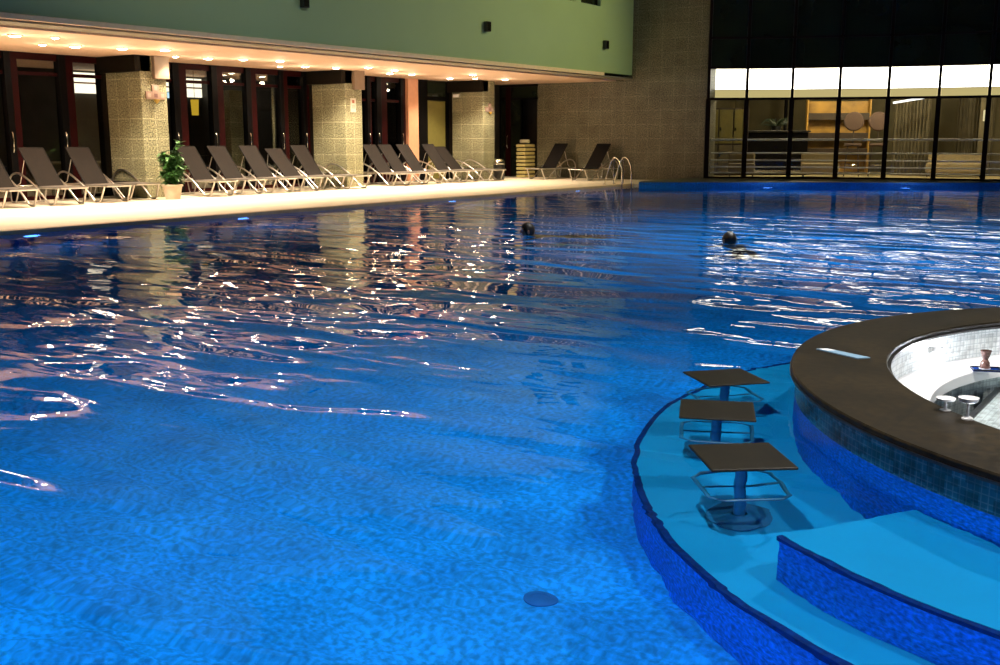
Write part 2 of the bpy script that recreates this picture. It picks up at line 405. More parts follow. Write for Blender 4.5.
# rooms behind the glass
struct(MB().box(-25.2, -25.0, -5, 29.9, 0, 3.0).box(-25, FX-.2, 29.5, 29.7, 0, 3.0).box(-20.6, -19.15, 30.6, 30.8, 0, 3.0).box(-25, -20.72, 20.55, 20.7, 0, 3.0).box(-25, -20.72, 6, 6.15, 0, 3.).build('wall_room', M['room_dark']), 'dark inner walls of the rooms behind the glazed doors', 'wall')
struct(MB().box(-22.3, -21.9, 18.9, 19.8, 0, 2.5).build('wall_partition', M['column']), 'grey tiled partition behind the glass', 'wall')
o = empty('wall_light', (-24.98, 0, 0)); tag(o, 'long bright wall light high at the back of the room behind glass', 'light')
MB().box(0, .06, 16.4, 20.5, 2.42, 2.94).build('light_panel', M['room_light'], o); MB().box(.06, .09, 16.4, 20.5, 2.66, 2.70).build('crossbar', M['pilaster'], o)
for k, (y, x) in enumerate(((17.95, -22.9), (18.42, -22.7))):
    o = empty('pendant_lamp', (x, y, 2.06)); tag(o, ('left', 'right')[k]+' one of two yellow pendant shades behind the glazed door', 'lamp', 'yellow pendants behind the glass')
    MB().lathe([(.085, -.2), (.105, .2), (.10, .2), (.08, -.2), (.085, -.2)], seg=18).build('lamp_shade', M['pendant'], o, True)
    MB().tube([(0, 0, .2), (0, 0, .94)], .006, 6, 1).build('cord', M['black'], o); MB().lathe([(0, .215), (.03, .215), (.03, .16), (0, .16)], seg=12).build('socket', M['black'], o)
    MB().tube([(-.1, 0, .19), (.1, 0, .19)], .004, 6, 1).build('spider', M['black'], o)
o = tag(empty('screen', (-22.3, 17.05, 2.33)), 'small bright bluish screen behind the glass right of the nearest column', 'screen')
MB().box(-.05, 0, .18, .62, -.09, .09, .01).build('housing', M['black'], o); MB().box(0, .004, .2, .6, -.07, .07).build('display', M['screen'], o)
MB().tube([(-.03, .4, .08), (-.03, .4, .67)], .012, 6, 1).build('bracket', M['black'], o)
o = tag(empty('side_table', (-22.2, 14.5, 0)), 'plain pale edged table behind the glass left of the nearest column', 'table')
MB().box(-.4, .4, -.9, .9, .7, .74, .006).build('tabletop', M['sofa'], o)
for sx in (-.34, .34):
    for sy in (-.82, .82): MB().box(sx-.025, sx+.025, sy-.025, sy+.025, 0, .7).build('leg', M['sofa'], o)

# ------------------------------------------------------------------ downlights in the soffit
LP = [(-17.32, 10.35), (-17.09, 10.95), (-18.56, 11.62), (-18.45, 12.23), (-18.12, 13.02), (-17.73, 13.73), (-18.95, 14.94), (-18.85, 15.72), (-18.45, 16.36),
      (-18.13, 17.16), (-19.52, 18.47), (-19.02, 18.82), (-18.75, 19.62), (-18.01, 19.98), (-19.2, 22.17), (-19.01, 22.86), (-19.37, 25.03), (-18.77, 25.46), (-18.36, 26.4)]
# more of the same row that only the water shows
LP += [(-18.4, 6.5), (-17.6, 8.0), (-18.7, 9.4), (-17.4, 4.8), (-18.2, 21.2), (-17.7, 23.9)]
SMALL = {1, 2, 6, 10, 17}
order = sorted(range(len(LP)), key=lambda i: LP[i][1])
ORD = ['nearest', 'second', 'third', 'fourth', 'fifth', 'sixth', 'seventh', 'eighth', 'ninth', 'tenth', 'eleventh', 'twelfth', 'thirteenth', 'fourteenth', 'fifteenth', 'sixteenth', 'seventeenth', 'eighteenth', 'nineteenth', 'twentieth', 'twenty-first', 'twenty-second', 'twenty-third', 'twenty-fourth', 'farthest']
vis = [i for i in order if LP[i][1] > 10]
for i in range(len(LP)):
    x, y = LP[i]
    o = empty('downlight', (x, y, 3.0))
    lab = 'small round soffit downlight, %s from the left along the visible row' % (ORD[vis.index(i)].replace('nearest', 'first') if i in vis else 'unlit')
    if i not in vis: lab = 'round soffit downlight near the near end of the deck'
    tag(o, lab, 'light', 'soffit downlights')
    r = .065 if i in SMALL else .095
    MB().lathe([(r, .0), (r+.03, -.006), (r+.03, -.014), (r, -.02), (r, 0)], seg=24).build('trim_ring', M['cream'], o, True)
    MB().lathe([(r, -.004), (r*.92, -.022), (r*.6, -.032), (0, -.036)], seg=20).build('lens', M['lamp_soffit'], o, True)
    L = bpy.data.lights.new('soffit_spot', 'SPOT'); L.energy = (330 if i not in SMALL else 150)
    L.color = (1., .83, .60); L.spot_size = math.radians(126); L.spot_blend = .6; L.shadow_soft_size = .06
    lo = bpy.data.objects.new('soffit_spot', L); C.objects.link(lo); lo.parent = o; lo.location = (0, 0, -.09)
    L = bpy.data.lights.new('lens_spill', 'POINT'); L.energy = (9 if i not in SMALL else 4); L.color = (1., .83, .60); L.shadow_soft_size = .05
    lo = bpy.data.objects.new('lens_spill', L); C.objects.link(lo); lo.parent = o; lo.location = (0, 0, -.21)

# ------------------------------------------------------------------ curved glass front at the far right, lounge behind it
GP = [(-13.15, 29.38), (-12.21, 29.98), (-11.05, 30.55), (-9.81, 30.99), (-8.57, 31.49), (-7.28, 31.85), (-6.01, 32.07), (-4.65, 32.2), (-3.25, 32.28), (-1.85, 32.3), (-.45, 32.25), (.95, 32.15), (2.35, 32.0), (4.2, 31.8), (6.0, 31.5)]
ZB, ZT1, ZT2, ZT3, ZTOP = .095, 2.40, 3.26, 4.10, 8.0
def offs(d):
    out = []
    for i, (x, y) in enumerate(GP):
        a = GP[max(i-1, 0)]; c = GP[min(i+1, len(GP)-1)]
        t = Vector((c[0]-a[0], c[1]-a[1])).normalized(); out.append((x-t.y*d, y+t.x*d))
    return out
def strip(mb, d0, d1, z0, z1, k0=0, k1=None):
    A, Bv = offs(d0), offs(d1); k1 = len(GP)-1 if k1 is None else k1
    for i in range(k0, k1):
        mb.prism([A[i], A[i+1], Bv[i+1], Bv[i]], z0, z1)
    return mb
w = struct(empty('window_%d' % wn, (0, 0, 0)), 'curved wall of tall glass panes in slim dark frames, lit lounge behind', 'window'); wn += 1
A = offs(0)
for i, (x, y) in enumerate(A):
    a = A[max(i-1, 0)]; c = A[min(i+1, len(A)-1)]; ang = math.atan2(c[1]-a[1], c[0]-a[0])
    mt = Matrix.Translation((x, y, 0)) @ Matrix.Rotation(ang, 4, 'Z')
    p = MB().box(-.065, .065, -.06, .07, ZB, ZT1, 0, mt).box(-.04, .04, -.05, .06, ZT1, ZTOP, 0, mt)
    p.build('mullion', M['brown_frame'], w)
for z0, z1 in ((ZT1-.035, ZT1+.035), (ZT2, ZT2+.06), (ZT3, ZT3+.06), (5.6, 5.66), (ZB, ZB+.05)):
    strip(MB(), -.03, .04, z0, z1).build('transom', M['brown_frame'], w)
for i in range(len(A)-1):
    a, c = A[i], A[i+1]
    ln = math.hypot(c[0]-a[0], c[1]-a[1]); ang = math.atan2(c[1]-a[1], c[0]-a[0])
    mt = Matrix.Translation((a[0], a[1], 0)) @ Matrix.Rotation(ang, 4, 'Z')
    MB().box(.06, ln-.06, .0, .012, ZB+.05, ZT2, 0, mt).build('window_pane', M['glass'], w)
    MB().box(.06, ln-.06, .0, .012, ZT2+.06, ZTOP, 0, mt).build('window_pane', M['dark_glass'], w)
struct(strip(MB(), .03, .3, ZT2+.06, ZTOP).build('wall_upper', M['hall_dark']), 'dark backing wall behind the upper glass', 'wall')
o = tag(empty('luminous_cove'), 'long bright white lit band behind the top of the glass front', 'light')
strip(MB(), .34, .38, 2.68, 3.27).build('light_panel', M['cove'], o)
strip(MB(), .38, .60, 2.60, 3.40).build('housing', M['cream'], o)
strip(MB(), .32, .36, 2.38, 2.665).build('lower_diffuser', M['cove_low'], o)  # cream strip glows by itself in place of light from the panel
strip(MB(), .30, .38, 2.665, 2.68).build('divider', M['cream'], o)
# lounge: floor, back wall, ceiling
poly = offs(.05) + [(6.0, 40), (-16, 40), (-16, 29.9), (-13.6, 29.9)]
struct(MB().prism(poly, 0, .095).build('floor_lounge', M['carpet']), 'pale floor of the lounge behind the glass', 'floor')
struct(MB().prism(offs(.62)+[(6.0, 40), (-16, 40), (-16, 29.9), (-13.6, 29.9)], 3.4, 3.5).build('ceiling_lounge', M['olive_wall']), 'ceiling of the lounge', 'ceiling')
struct(MB().box(-16, 6, 38.2, 38.4, 0, 3.5).box(-16.2, -16, 29.9, 38.4, 0, 3.5).build('wall_lounge', M['olive_wall']), 'olive brown back wall of the lounge', 'wall')
# railing just behind the glass
o = tag(empty('railing'), 'white metal railing of five rails running behind the glass front', 'railing')
B = offs(.22)
for z, r in ((1.22, .030), (.83, .022), (.62, .020), (.42, .020), (.25, .020)):
    MB().tube([(x, y, z) for x, y in B], r, 8, 3).build('rail', M['white'], o, True)
for x, y in B[1:-1]:
    MB().box(x-.02, x+.02, y-.02, y+.02, .095, 1.2).build('post', M['white'], o)
# lounge lights, unseen behind the cove, added to brighten the room
for x, y, e in ((-11.6, 32.3, 330), (-9.0, 32.9, 300), (-6.2, 33.6, 260), (-2.0, 35.5, 300), (2, 35.5, 300)):
    o = tag(empty('lounge_downlight', (x, y, 3.4)), 'round ceiling downlight in the lounge behind the glass', 'light', 'lounge downlights')
    MB().lathe([(.10, 0), (.13, -.01), (.13, -.02), (.10, -.02), (.10, 0)], seg=20).build('trim_ring', M['cream'], o); MB().lathe([(.1, -.004), (.08, -.02), (0, -.03)], seg=20).build('lens', M['room_light'], o, True)
    L = bpy.data.lights.new('lounge_lamp', 'POINT'); L.energy = e; L.color = (1, .84, .55); L.shadow_soft_size = .1
    lo = bpy.data.objects.new('lounge_lamp', L); C.objects.link(lo); lo.parent = o; lo.location = (0, 0, -.15)

# lounge furniture seen through the panes (x along the front, y into the room)
def put(x, y, rz=0): return (x, y, .095), rz
o = tag(empty('sideboard', (-13.5, 31.9, .095), .5), 'brown glass fronted sideboard behind the leftmost pane', 'cabinet')
MB().box(-.85, .55, -.2, .25, 0, 2.1, .01).build('body', M['wood_dark'], o)
for x in (-.82, -.36, .10): 
    dd = MB().box(x, x+.42, -.225, -.2, 1.0, 2.05, .008).build('door', M['olive'], o); MB().box(x+.03, x+.06, -.245, -.225, 1.4, 1.5).build('handle', M['chrome'], dd)
for x in (-.82, -.36, .10):
    dd = MB().box(x, x+.42, -.225, -.2, .08, .95, .008).build('door', M['curtain'], o); MB().box(x+.03, x+.06, -.245, -.225, .6, .7).build('handle', M['chrome'], dd)
o = tag(empty('bar_counter', (-12.55, 33.3, .095), .55), 'black bar counter behind the second pane', 'counter')
MB().box(-1.0, 1.0, -.3, .3, 0, 1.35, .02).build('body', M['black_frame'], o); MB().box(-1.06, 1.06, -.38, .34, 1.35, 1.41, .012).build('worktop', M['black'], o)
MB().box(-1.0, 1.0, -.34, -.3, .08, .16).build('footrest', M['chrome'], o)
o = tag(empty('planter', (-12.5, 33.25, 1.506), .3), 'low dark plant on the black bar counter behind glass', 'plant')
MB().lathe([(0, 0), (.14, 0), (.17, .14), (.15, .14), (.12, .02), (0, .02)], seg=16).build('bowl', M['black'], o, True)
b = MB()
for k in range(60):
    a = random.uniform(0, 2*PI); t = random.uniform(.2, .6)
    p0 = Vector((0, 0, .1)); p1 = Vector((math.cos(a)*t*.7, math.sin(a)*t*.7, .16+random.uniform(0, .24))); p2 = Vector((math.cos(a)*t*1.2, math.sin(a)*t*1.2, .02+random.uniform(.05, .3)))
    b.tube([p0, p1, p2], lambda f: .012*(1.05-f), 5, 3)
b.build('foliage', M['leaf_dark'], o)
o = tag(empty('interior_post', (-12.7, 34.6, .095)), 'slim dark post behind the second pane', 'post')
MB().lathe([(.12, 0), (.12, .04), (.06, .06), (.06, 3.2), (.1, 3.25), (.1, 3.3)], seg=16).build('shaft', M['black_frame'], o, True); MB().lathe([(0, .0), (.16, 0), (.16, .02), (0, .02)], seg=16).build('base', M['chrome'], o)
o = tag(empty('bottle_shelf', (-10.95, 34.9, .095), .45), 'amber lit wooden shelf unit with dark boards behind the third pane', 'shelf')
MB().box(-1.05, .85, .18, .22, 0, 2.35).build('back_panel', M['amber'], o)
for z in (.0, .62, 1.12, 1.75): MB().box(-1.05, .85, -.2, .18, z, z+(.22 if z > .5 else .08), .008).build('shelf_board', M['wood_dark'], o)
for x in (-1.1, .85): MB().box(x, x+.05, -.2, .22, 0, 2.4, .006).build('side_panel', M['amber'], o)
for k, (x, y) in enumerate(((-10.04, 33.3), (-9.42, 33.75))):
    o = tag(empty('round_back_chair', (x, y, .095), .3), ('left', 'right')[k]+' of two round backed rose chairs behind the fourth pane', 'chair', 'round backed chairs behind the glass')
    MB().lathe([(0, .92), (.24, .92), (.26, .97), (.24, 1.02), (0, 1.02)], seg=20).build('seat', M['rose'], o, True)
    bb = MB().lathe([(0, -.03), (.27, -.03), (.30, 0), (.27, .03), (0, .03)], seg=28)
    bmesh.ops.transform(bb.bm, matrix=Matrix.Translation((0, .24, 1.68)) @ Matrix.Rotation(PI/2-.12, 4, 'X'), verts=bb.bm.verts)
    bb.build('backrest', M['rose'], o, True)
    MB().tube([(0, .2, .98), (0, .26, 1.45)], .02, 8, 1).build('back_post', M['wood_dark'], o)
    for sx in (-1, 1):
        for sy in (-1, 1): MB().tube([(sx*.15, sy*.15, .93), (sx*.22, sy*.22, 0)], .018, 8, 1).build('leg', M['wood_dark'], o)
    MB().tube([(.19*math.cos(a*PI/8), .19*math.sin(a*PI/8), .35) for a in range(16)], .01, 6, 1, True).build('footring', M['chrome'], o)
for k, (x, y) in enumerate(((-8.75, 35.0), (-7.2, 36.6))):
    b = MB(); n = 60; P = []
    for i in range(n+1):
        P.append((x-.55+1.1*i/n, y+.05*math.sin(i*1.1)))
    for i in range(n): b.prism([P[i], P[i+1], (P[i+1][0], P[i+1][1]+.02), (P[i][0], P[i][1]+.02)], .1, 2.9)
    o = tag(empty('curtain'), ('drawn grey brown curtain behind the fifth pane', 'drawn grey brown curtain behind the sixth pane')[k], 'curtain', 'curtains in the lounge')
    b.build('cloth', M['curtain'], o); MB().tube([(x-.7, y+.01, 2.95), (x+.7, y+.01, 2.95)], .018, 8, 1).build('curtain_rod', M['chrome'], o)
    for sx in (-.66, .66): MB().box(x+sx-.015, x+sx+.015, y, y+.02, 2.95, 3.4).build('bracket', M['chrome'], o)
o = tag(empty('strip_lamp', (-8.6, 34.2, 2.42), .5), 'slanting white strip lamp behind the fifth pane', 'lamp')
b = MB(); b.box(-.55, .75, -.03, .03, -.03, .03); bmesh.ops.rotate(b.bm, matrix=Matrix.Rotation(-.16, 3, 'Y'), verts=b.bm.verts); b.build('tube', M['strip_light'], o)
MB().tube([(-.3, 0, .0), (-.3, 0, .98)], .006, 6, 1).build('cord', M['black'], o); MB().tube([(.5, 0, .1), (.5, 0, .98)], .006, 6, 1).build('cord', M['black'], o)
o = tag(empty('wall_sconce', (-6.75, 35.7, 1.95), .4), 'small glowing wall lamp behind the sixth pane', 'lamp')
MB().box(-.07, .07, -.05, .02, -.17, .17, .02).build('lamp_shade', M['sconce'], o); MB().box(-.16, .16, .02, .06, -1.85, .8, .01).build('back_plate', M['curtain'], o)
for k, (x, y, wd) in enumerate(((-12.6, 30.75, .8), (-7.3, 34.6, 1.6), (-10.7, 32.3, 1.1))):
    o = tag(empty('sofa', (x, y, .095), .4 if k != 1 else .1), ('low pale bench seat behind the leftmost pane', 'pale sofa behind the sixth pane', 'low pale bench seat in front of the amber shelf unit')[k], 'sofa')
    h = wd/2
    MB().box(-h, h, -.3, .25, .12, .42, .04).build('seat', M['sofa'], o); MB().box(-h, h, .18, .32, .3, .72, .05).build('backrest', M['sofa'], o)
    for sx in (-h+.06, h-.06):
        for sy in (-.24, .2): MB().box(sx-.02, sx+.02, sy-.02, sy+.02, 0, .13).build('leg', M['wood_dark'], o)

# ------------------------------------------------------------------ things on the walls
for (y, z, lab) in ((15.51, 3.94, 'small black box high on the green wall, nearest of three'), (21.72, 3.97, 'small black box on the green wall, middle of three'), (27.63, 3.94, 'small black box on the green wall, nearest the far corner')):
    o = tag(empty('wall_speaker', (-15.7, y, z)), lab, 'speaker', 'black boxes on the green wall')
    MB().box(.02, .13, -.085, .085, -.12, .12, .012).build('cabinet', M['black'], o)
    MB().box(.13, .136, -.07, .07, -.10, .10).build('grille', M['black_frame'], o); MB().box(-.0, .03, -.03, .03, -.04, .04).build('bracket', M['black_frame'], o)
def cross_sign(y, z, s, lab):
    o = tag(empty('cross_sign', (-19.3, y, z)), lab, 'sign', 'pink cross shaped signs on columns')
    a = .085*s
    MB().box(0, .03, -a, a, -a*.9, a*2.6, .004).box(0, .028, -a*2.9, a*2.9, -a*.9, a, .004).build('plate', M['pink_sign'], o)
    for yy, zz in ((-2*a, 0), (2*a, 0), (0, 1.75*a), (0, 0)):
        MB().box(.03, .034, yy-a*.5, yy+a*.5, zz-a*.45, zz+a*.5).build('panel_mark', M['sign_red'] if (yy, zz) == (0, 0) else M['sign_pale'], o)
    MB().lathe([(0, -a*2.1), (a*.4, -a*1.7), (a*.75, -a*1.15), (a*.75, -a*.92), (0, -a*.92)], c=(.05, 0, 0), seg=16).build('pendant_drop', M['yellow'], o, True)
cross_sign(14.62, 2.17, 1.0, 'pink cross shaped sign with a yellow drop on the nearest column')
cross_sign(26.9, 2.13, .85, 'pink cross shaped sign on the farthest column')
o = tag(empty('notice', (-19.3, 20.79, 2.12)), 'white paper notice on the side of the middle column', 'notice')
MB().box(0, .012, -.1, .1, -.18, .18, .002).build('sheet', M['paper'], o)
MB().box(.012, .014, -.045, .045, .05, .13).build('print', M['print'], o); MB().box(.012, .014, -.07, .07, -.03, -.015).box(.012, .014, -.07, .07, -.08, -.065).build('print', M['print'], o)
o = tag(empty('emergency_light', (-20.35, 26.55, 2.55)), 'small white light box high beside the farthest column', 'lamp')
MB().box(-.02, .22, -.09, -.02, -.05, .06, .008).build('housing', M['paper'], o); MB().box(.0, .2, -.098, -.09, -.035, .04).build('diffuser', M['white'], o)

# ------------------------------------------------------------------ sun loungers
def make_lounger(sl):
    o = empty('sun_lounger')
    W = .29; bt, hz = Vector((-.60, 0, 1.08)), Vector((0, 0, .345))
    # side rails + back rails (frame), sling pieces, arms, legs
    f = MB()
    for s in (-1, 1): f.tube([(-.95, s*W, .33), (.77, s*W, .33)], .017, 8, 1)
    f.tube([(.77, -W, .33), (.77, W, .33)], .017, 8, 1); f.tube([(-.95, -W, .33), (-.95, W, .33)], .015, 8, 1)
    f.build('seat_frame', M['alu'], o, True)
    f = MB(); f.tube([(0, -W+.03, .345), (-.60, -W+.03, 1.08), (-.60, W-.03, 1.08), (0, W-.03, .345)], .014, 8, 1); f.build('back_frame', M['sling_dark'], o, True)
    b = MB(); n = 14
    def sheet(mb, p, q, w, sag, th=.012):
        p, q = Vector(p), Vector(q); u = (q-p); nn = Vector((-u.z, 0, u.x)).normalized()
        if nn.z < 0: nn = -nn
        g = []
        for i in range(n+1):
            t = i/n; row = []
            for j in range(5):
                y = -w+2*w*j/4; k = -sag*4*t*(1-t)*(.4+.6*(1-(y/w)**2))
                row.append((p+u*t+nn*k, y))
            g.append(row)
        vs = [[[mb.bm.verts.new((c.x+nn.x*th*s, y, c.z+nn.z*th*s)) for c, y in row] for row in g] for s in (0, 1)]
        for i in range(n):
            for j in range(4):
                mb.bm.faces.new((vs[1][i][j], vs[1][i+1][j], vs[1][i+1][j+1], vs[1][i][j+1])); mb.bm.faces.new((vs[0][i][j], vs[0][i][j+1], vs[0][i+1][j+1], vs[0][i+1][j]))
            for j, s in ((0, 1), (4, -1)): mb.bm.faces.new((vs[0][i][j], vs[0][i+1][j], vs[1][i+1][j], vs[1][i][j]))
        for i in (0, n):
            for j in range(4): mb.bm.faces.new((vs[0][i][j], vs[0][i][j+1], vs[1][i][j+1], vs[1][i][j]))
    sheet(b, (.0, 0, .345), (.77, 0, .345), W-.005, .02); b.build('seat', M['seat_sling'] if sl is M['sling'] else sl, o, True)
    b = MB(); sheet(b, (-.61, 0, 1.09), (.0, 0, .35), W-.025, .025); b.build('backrest', sl, o, True)
    for s in (-1, 1):
        MB().tube([(-.95, s*(W+.01), .33), (-.90, s*(W+.03), .46), (-.78, s*(W+.04), .565), (-.60, s*(W+.045), .60), (-.38, s*(W+.045), .545), (-.15, s*(W+.04), .43), (.04, s*(W+.035), .31), (.30, s*(W+.03), .10), (.40, s*(W+.03), .025),
                   (.50, s*(W+.03), .021), (.57, s*(W+.025), .055), (.70, s*(W+.01), .33)], .020, 8, 4).build('arm', M['alu'], o, True)
        MB().tube([(-.62, s*W, .33), (-.74, s*(W+.02), .04), (-.80, s*(W+.02), .017), (-.90, s*(W+.02), .04), (-.95, s*W, .33)], .014, 8, 4).build('leg', M['alu'], o, True)
    MB().tube([(-.80, -W-.02, .017), (-.80, W+.02, .017)], .012, 8, 1).build('cross_bar', M['alu'], o, True)
    MB().tube([(-.75, -W, .33), (-.66, -W+.05, .40), (-.475, -W+.05, .84), (-.475, W-.05, .84), (-.66, W-.05, .40), (-.75, W, .33)], .010, 6, 1).build('back_support', M['alu'], o, True)
    return o
proto = make_lounger(M['sling'])
HX = -19.25
LN = [(10.98, 0, 'brown sun lounger cut off by the left edge of the photo'),
      (11.99, 0, 'brown sun lounger in front of the dark doors, second from the left'),
      (13.05, 0, 'brown sun lounger just left of the nearest mosaic column'),
      (13.90, 9, 'sun lounger with its back laid flat, in front of the nearest mosaic column'),
      (15.75, .0, 'brown sun lounger half hidden behind the potted plant'),
      (16.69, .0, 'brown sun lounger just right of the potted plant, in front of a black door post'),
      (17.61, .0, 'second brown sun lounger to the right of the potted plant'),
      (18.48, .1, 'brown sun lounger with a lower backrest between nearest and middle columns'),
      (19.33, .0, 'brown sun lounger with raised back just left of the middle column'),
      (20.08, 9, 'sun lounger with its back laid flat, in front of the middle mosaic column'),
      (21.93, .0, 'brown sun lounger partly hidden by the middle column'),
      (22.65, .0, 'brown sun lounger in front of the dark red door frames'),
      (23.38, .0, 'brown sun lounger just left of the salmon pilaster'),
      (24.50, .0, 'brown sun lounger in front of the olive door'),
      (25.23, .1, 'dark backed sun lounger leaning left of the farthest column'),
      (26.12, 9, 'sun lounger with its back laid flat, in front of the farthest column')]
for i, (y, low, lab) in enumerate(LN):
    o = proto if i == 0 else copy_tree(proto)
    o.location = (HX+.04*math.sin(i*2.1)+((.14 if i > 5 else -.24) if low == 9 else 0), y, 0.); o.rotation_euler = (0, 0, .012*math.sin(i*1.7))
    tag(o, lab, 'sun lounger', 'sun loungers on the left deck')
    if low:
        a = -math.atan2(.735, .60)+.0 if low == 9 else -low*1.2
        for ch in o.children:
            k = ch.name.split('.')[0]
            if k in ('backrest', 'back_frame'):
                ch.location = Vector((0, 0, .345)) - Matrix.Rotation(a, 3, 'Y') @ Vector((0, 0, .345)); ch.rotation_euler = (0, a, 0)
            if k == 'back_support':
                a2 = -math.radians(112) if low == 9 else a*1.9
                ch.location = Vector((-.75, 0, .33)) - Matrix.Rotation(a2, 3, 'Y') @ Vector((-.75, 0, .33)); ch.rotation_euler = (0, a2, 0)
proto2 = make_lounger(M['sling_dark'])
for i, (x, y, rz, lab) in enumerate(((-18.05, 28.4, -1.72, 'dark sun lounger against the mosaic wall, left of the pair there'), (-16.5, 28.4, -1.72, 'dark sun lounger against the mosaic wall, beside the pool ladder'))):
    o = proto2 if i == 0 else copy_tree(proto2)
    o.location = (x, y, 0.); o.rotation_euler = (0, 0, rz); tag(o, lab, 'sun lounger', 'dark loungers by the far wall')

# ------------------------------------------------------------------ potted plant, bin, stack of mats
o = tag(empty('potted_plant', (-18.66, 14.44, 0)), 'leafy green plant in a pale square-sided pot beside the nearest column', 'plant')
b = MB().lathe([(0, 0), (.15, 0), (.155, .02), (.20, .27), (.225, .27), (.225, .31), (.19, .31), (.18, .25), (0, .25)], seg=24); b.build('pot', M['terracotta'], o, True)
MB().lathe([(0, .262), (.17, .262), (.17, .25), (0, .25)], seg=20).build('soil', M['soil'], o)
st = MB(); lf = MB()
def leaf(mb, p, d, ln, wd, droop):
    d = d.normalized(); sd = d.cross(Vector((0, 0, 1)))
    if sd.length < .1: sd = Vector((1, 0, 0))
    sd.normalize(); up = sd.cross(d)
    pr = None; K = 5
    for i in range(K+1):
        t = i/K; c = p+d*ln*t+Vector((0, 0, -droop*t*t)); w2 = wd*math.sin(PI*min(1, .12+.88*t))**.8*(1-.25*t)
        row = [mb.bm.verts.new(c-sd*w2+up*w2*.35), mb.bm.verts.new(c), mb.bm.verts.new(c+sd*w2+up*w2*.35)]
        if pr:
            mb.bm.faces.new((pr[0], pr[1], row[1], row[0])); mb.bm.faces.new((pr[1], pr[2], row[2], row[1]))
        pr = row
for k in range(18):
    a = k*2.4; h = random.uniform(.22, .78) if k else .92; r = random.uniform(.11, .29)
    top = Vector((math.cos(a)*r, math.sin(a)*r+(.10 if h > .7 else 0), .26+h))
    base = Vector((math.cos(a)*.05, math.sin(a)*.05, .26)); mid = (base+top)/2+Vector((-math.cos(a)*.03, -math.sin(a)*.03, .04))
    P = catmull([base, mid, top], 10); st.tube(P, lambda f: .010*(1.2-f), 6, 1)
    for q in P[5:]:
        for _ in range(3):
            d = Vector((random.uniform(-1, 1), random.uniform(-1, 1), random.uniform(-.2, .7)))
            leaf(lf, q, d, random.uniform(.13, .23), random.uniform(.034, .055), random.uniform(.02, .09))
st.build('stem', M['stem'], o, True); lf.build('foliage', M['leaf'], o, True)
o = tag(empty('litter_bin', (-18.85, 26.78, 0)), 'round black bin with a shiny domed lid beside the farthest column', 'bin')
MB().lathe([(0, 0), (.155, 0), (.165, .02), (.175, .5), (0, .5)], seg=28).build('body', M['black'], o, True)
MB().lathe([(.18, .49), (.185, .52), (.17, .58), (.12, .63), (.05, .65), (0, .655)], seg=28).build('lid', M['chrome'], o, True)
MB().lathe([(.176, .47), (.182, .48), (.176, .49)], seg=28).build('band', M['chrome'], o, True)
nm = 9
for k in range(nm):
    z = .05+k*.122
    o = tag(MB().box(-.15, .2, -.30, .30, 0, .088, .02).build('foam_mat', M['mat']), '%s in the stack of pale yellow slabs by the end door' % ('lowest slab' if k == 0 else 'topmost slab' if k == nm-1 else ORD[k].replace('nearest', 'first')+' slab from the floor'), 'mat', 'stacked pale slabs by the end door')
    o.location = (-19.36+.012*math.sin(k*3), 29.0, z-.05+k*.0); 
    for sx in (-.10, .15): MB().box(sx-.02, sx+.02, -.25, .25, .0879, .122).build('spacer', M['wood_dark'], o)
o = tag(empty('rolled_towel', (-19.34, 28.95, .05+8*.122-.05+.122)), 'cream rolled towel on top of the stacked slabs', 'towel')
b = MB().tube([(-.16, 0, .062), (.16, 0, .062)], .06, 16, 1); b.build('roll', M['towel'], o, True); MB().tube([(.161, 0, .062), (.166, 0, .062)], .035, 12, 1).build('inner_roll', M['mat'], o)

# ------------------------------------------------------------------ pool ladder
for k, y in enumerate((25.8, 26.35)):
    o = tag(empty('ladder_rail', (-14.35, y, 0)), ('steel grab rail of the pool ladder nearer the deck loungers', 'steel grab rail of the pool ladder beside the blue rim')[k], 'handrail', 'pool ladder rails')
    MB().tube([(-.22, 0, 0), (-.19, 0, .12), (-.06, 0, .52), (.02, 0, .69), (.09, 0, .74), (.19, 0, .71), (.27, 0, .58), (.32, 0, .42), (.33, 0, .0), (.33, 0, -1.0)], .02, 10, 4).build('rail', M['chrome'], o, True)
    MB().lathe([(.0, .0), (.05, 0), (.05, .012), (.02, .02)], c=(-.22, 0, 0), seg=16).build('floor_flange', M['chrome'], o, True)
    MB().tube([(.07, 0, .72), (.07, 0, .0)], .013, 8, 1).build('inner_post', M['chrome'], o)
for k, z in enumerate((-.35, -.65)):
    tag(MB().box(-14.06, -13.95, 25.82, 26.33, z, z+.03, .006).build('ladder_step', M['chrome']), ('upper', 'lower')[k]+' steel tread of the pool ladder under the water', 'step')

# ------------------------------------------------------------------ swim-up bar
BC = (.54, 6.34)
o = struct(empty('bar_island', (0, 0, 0)), 'round swim-up bar with dark stone counter and white mosaic well', 'bar')
o['kind'] = 'thing'
SEG = 128
MB().lathe([(2.60, .072), (2.60, .094), (2.594, .102), (2.108, .102), (2.10, .094), (2.10, .072), (2.60, .072)], (*BC, 0), SEG).build('counter', M['counter'], o)
MB().lathe([(2.08, .060), (2.606, .060), (2.606, .0725), (2.08, .0725), (2.08, .060)], (*BC, 0), SEG).build('counter_edge', M['counter_edge'], o)
x = MB().lathe([(2.575, .06), (2.575, -.10), (2.50, -.10), (2.50, .06)], (*BC, 0), SEG).build('mosaic_band', M['teal_mosaic'], o, True); arc_uv(x, BC)
x = MB().lathe([(2.575, -.10), (2.575, -1.3), (2.5, -1.3), (2.5, -.1)], (*BC, 0), SEG).build('outer_wall', M['pool_wall'], o, True); arc_uv(x, BC)
x = MB().lathe([(2.12, .06), (2.12, -.9), (2.3, -.9), (2.3, .06)], (*BC, 0), SEG).build('well_wall', M['white_mosaic'], o, True); arc_uv(x, BC)
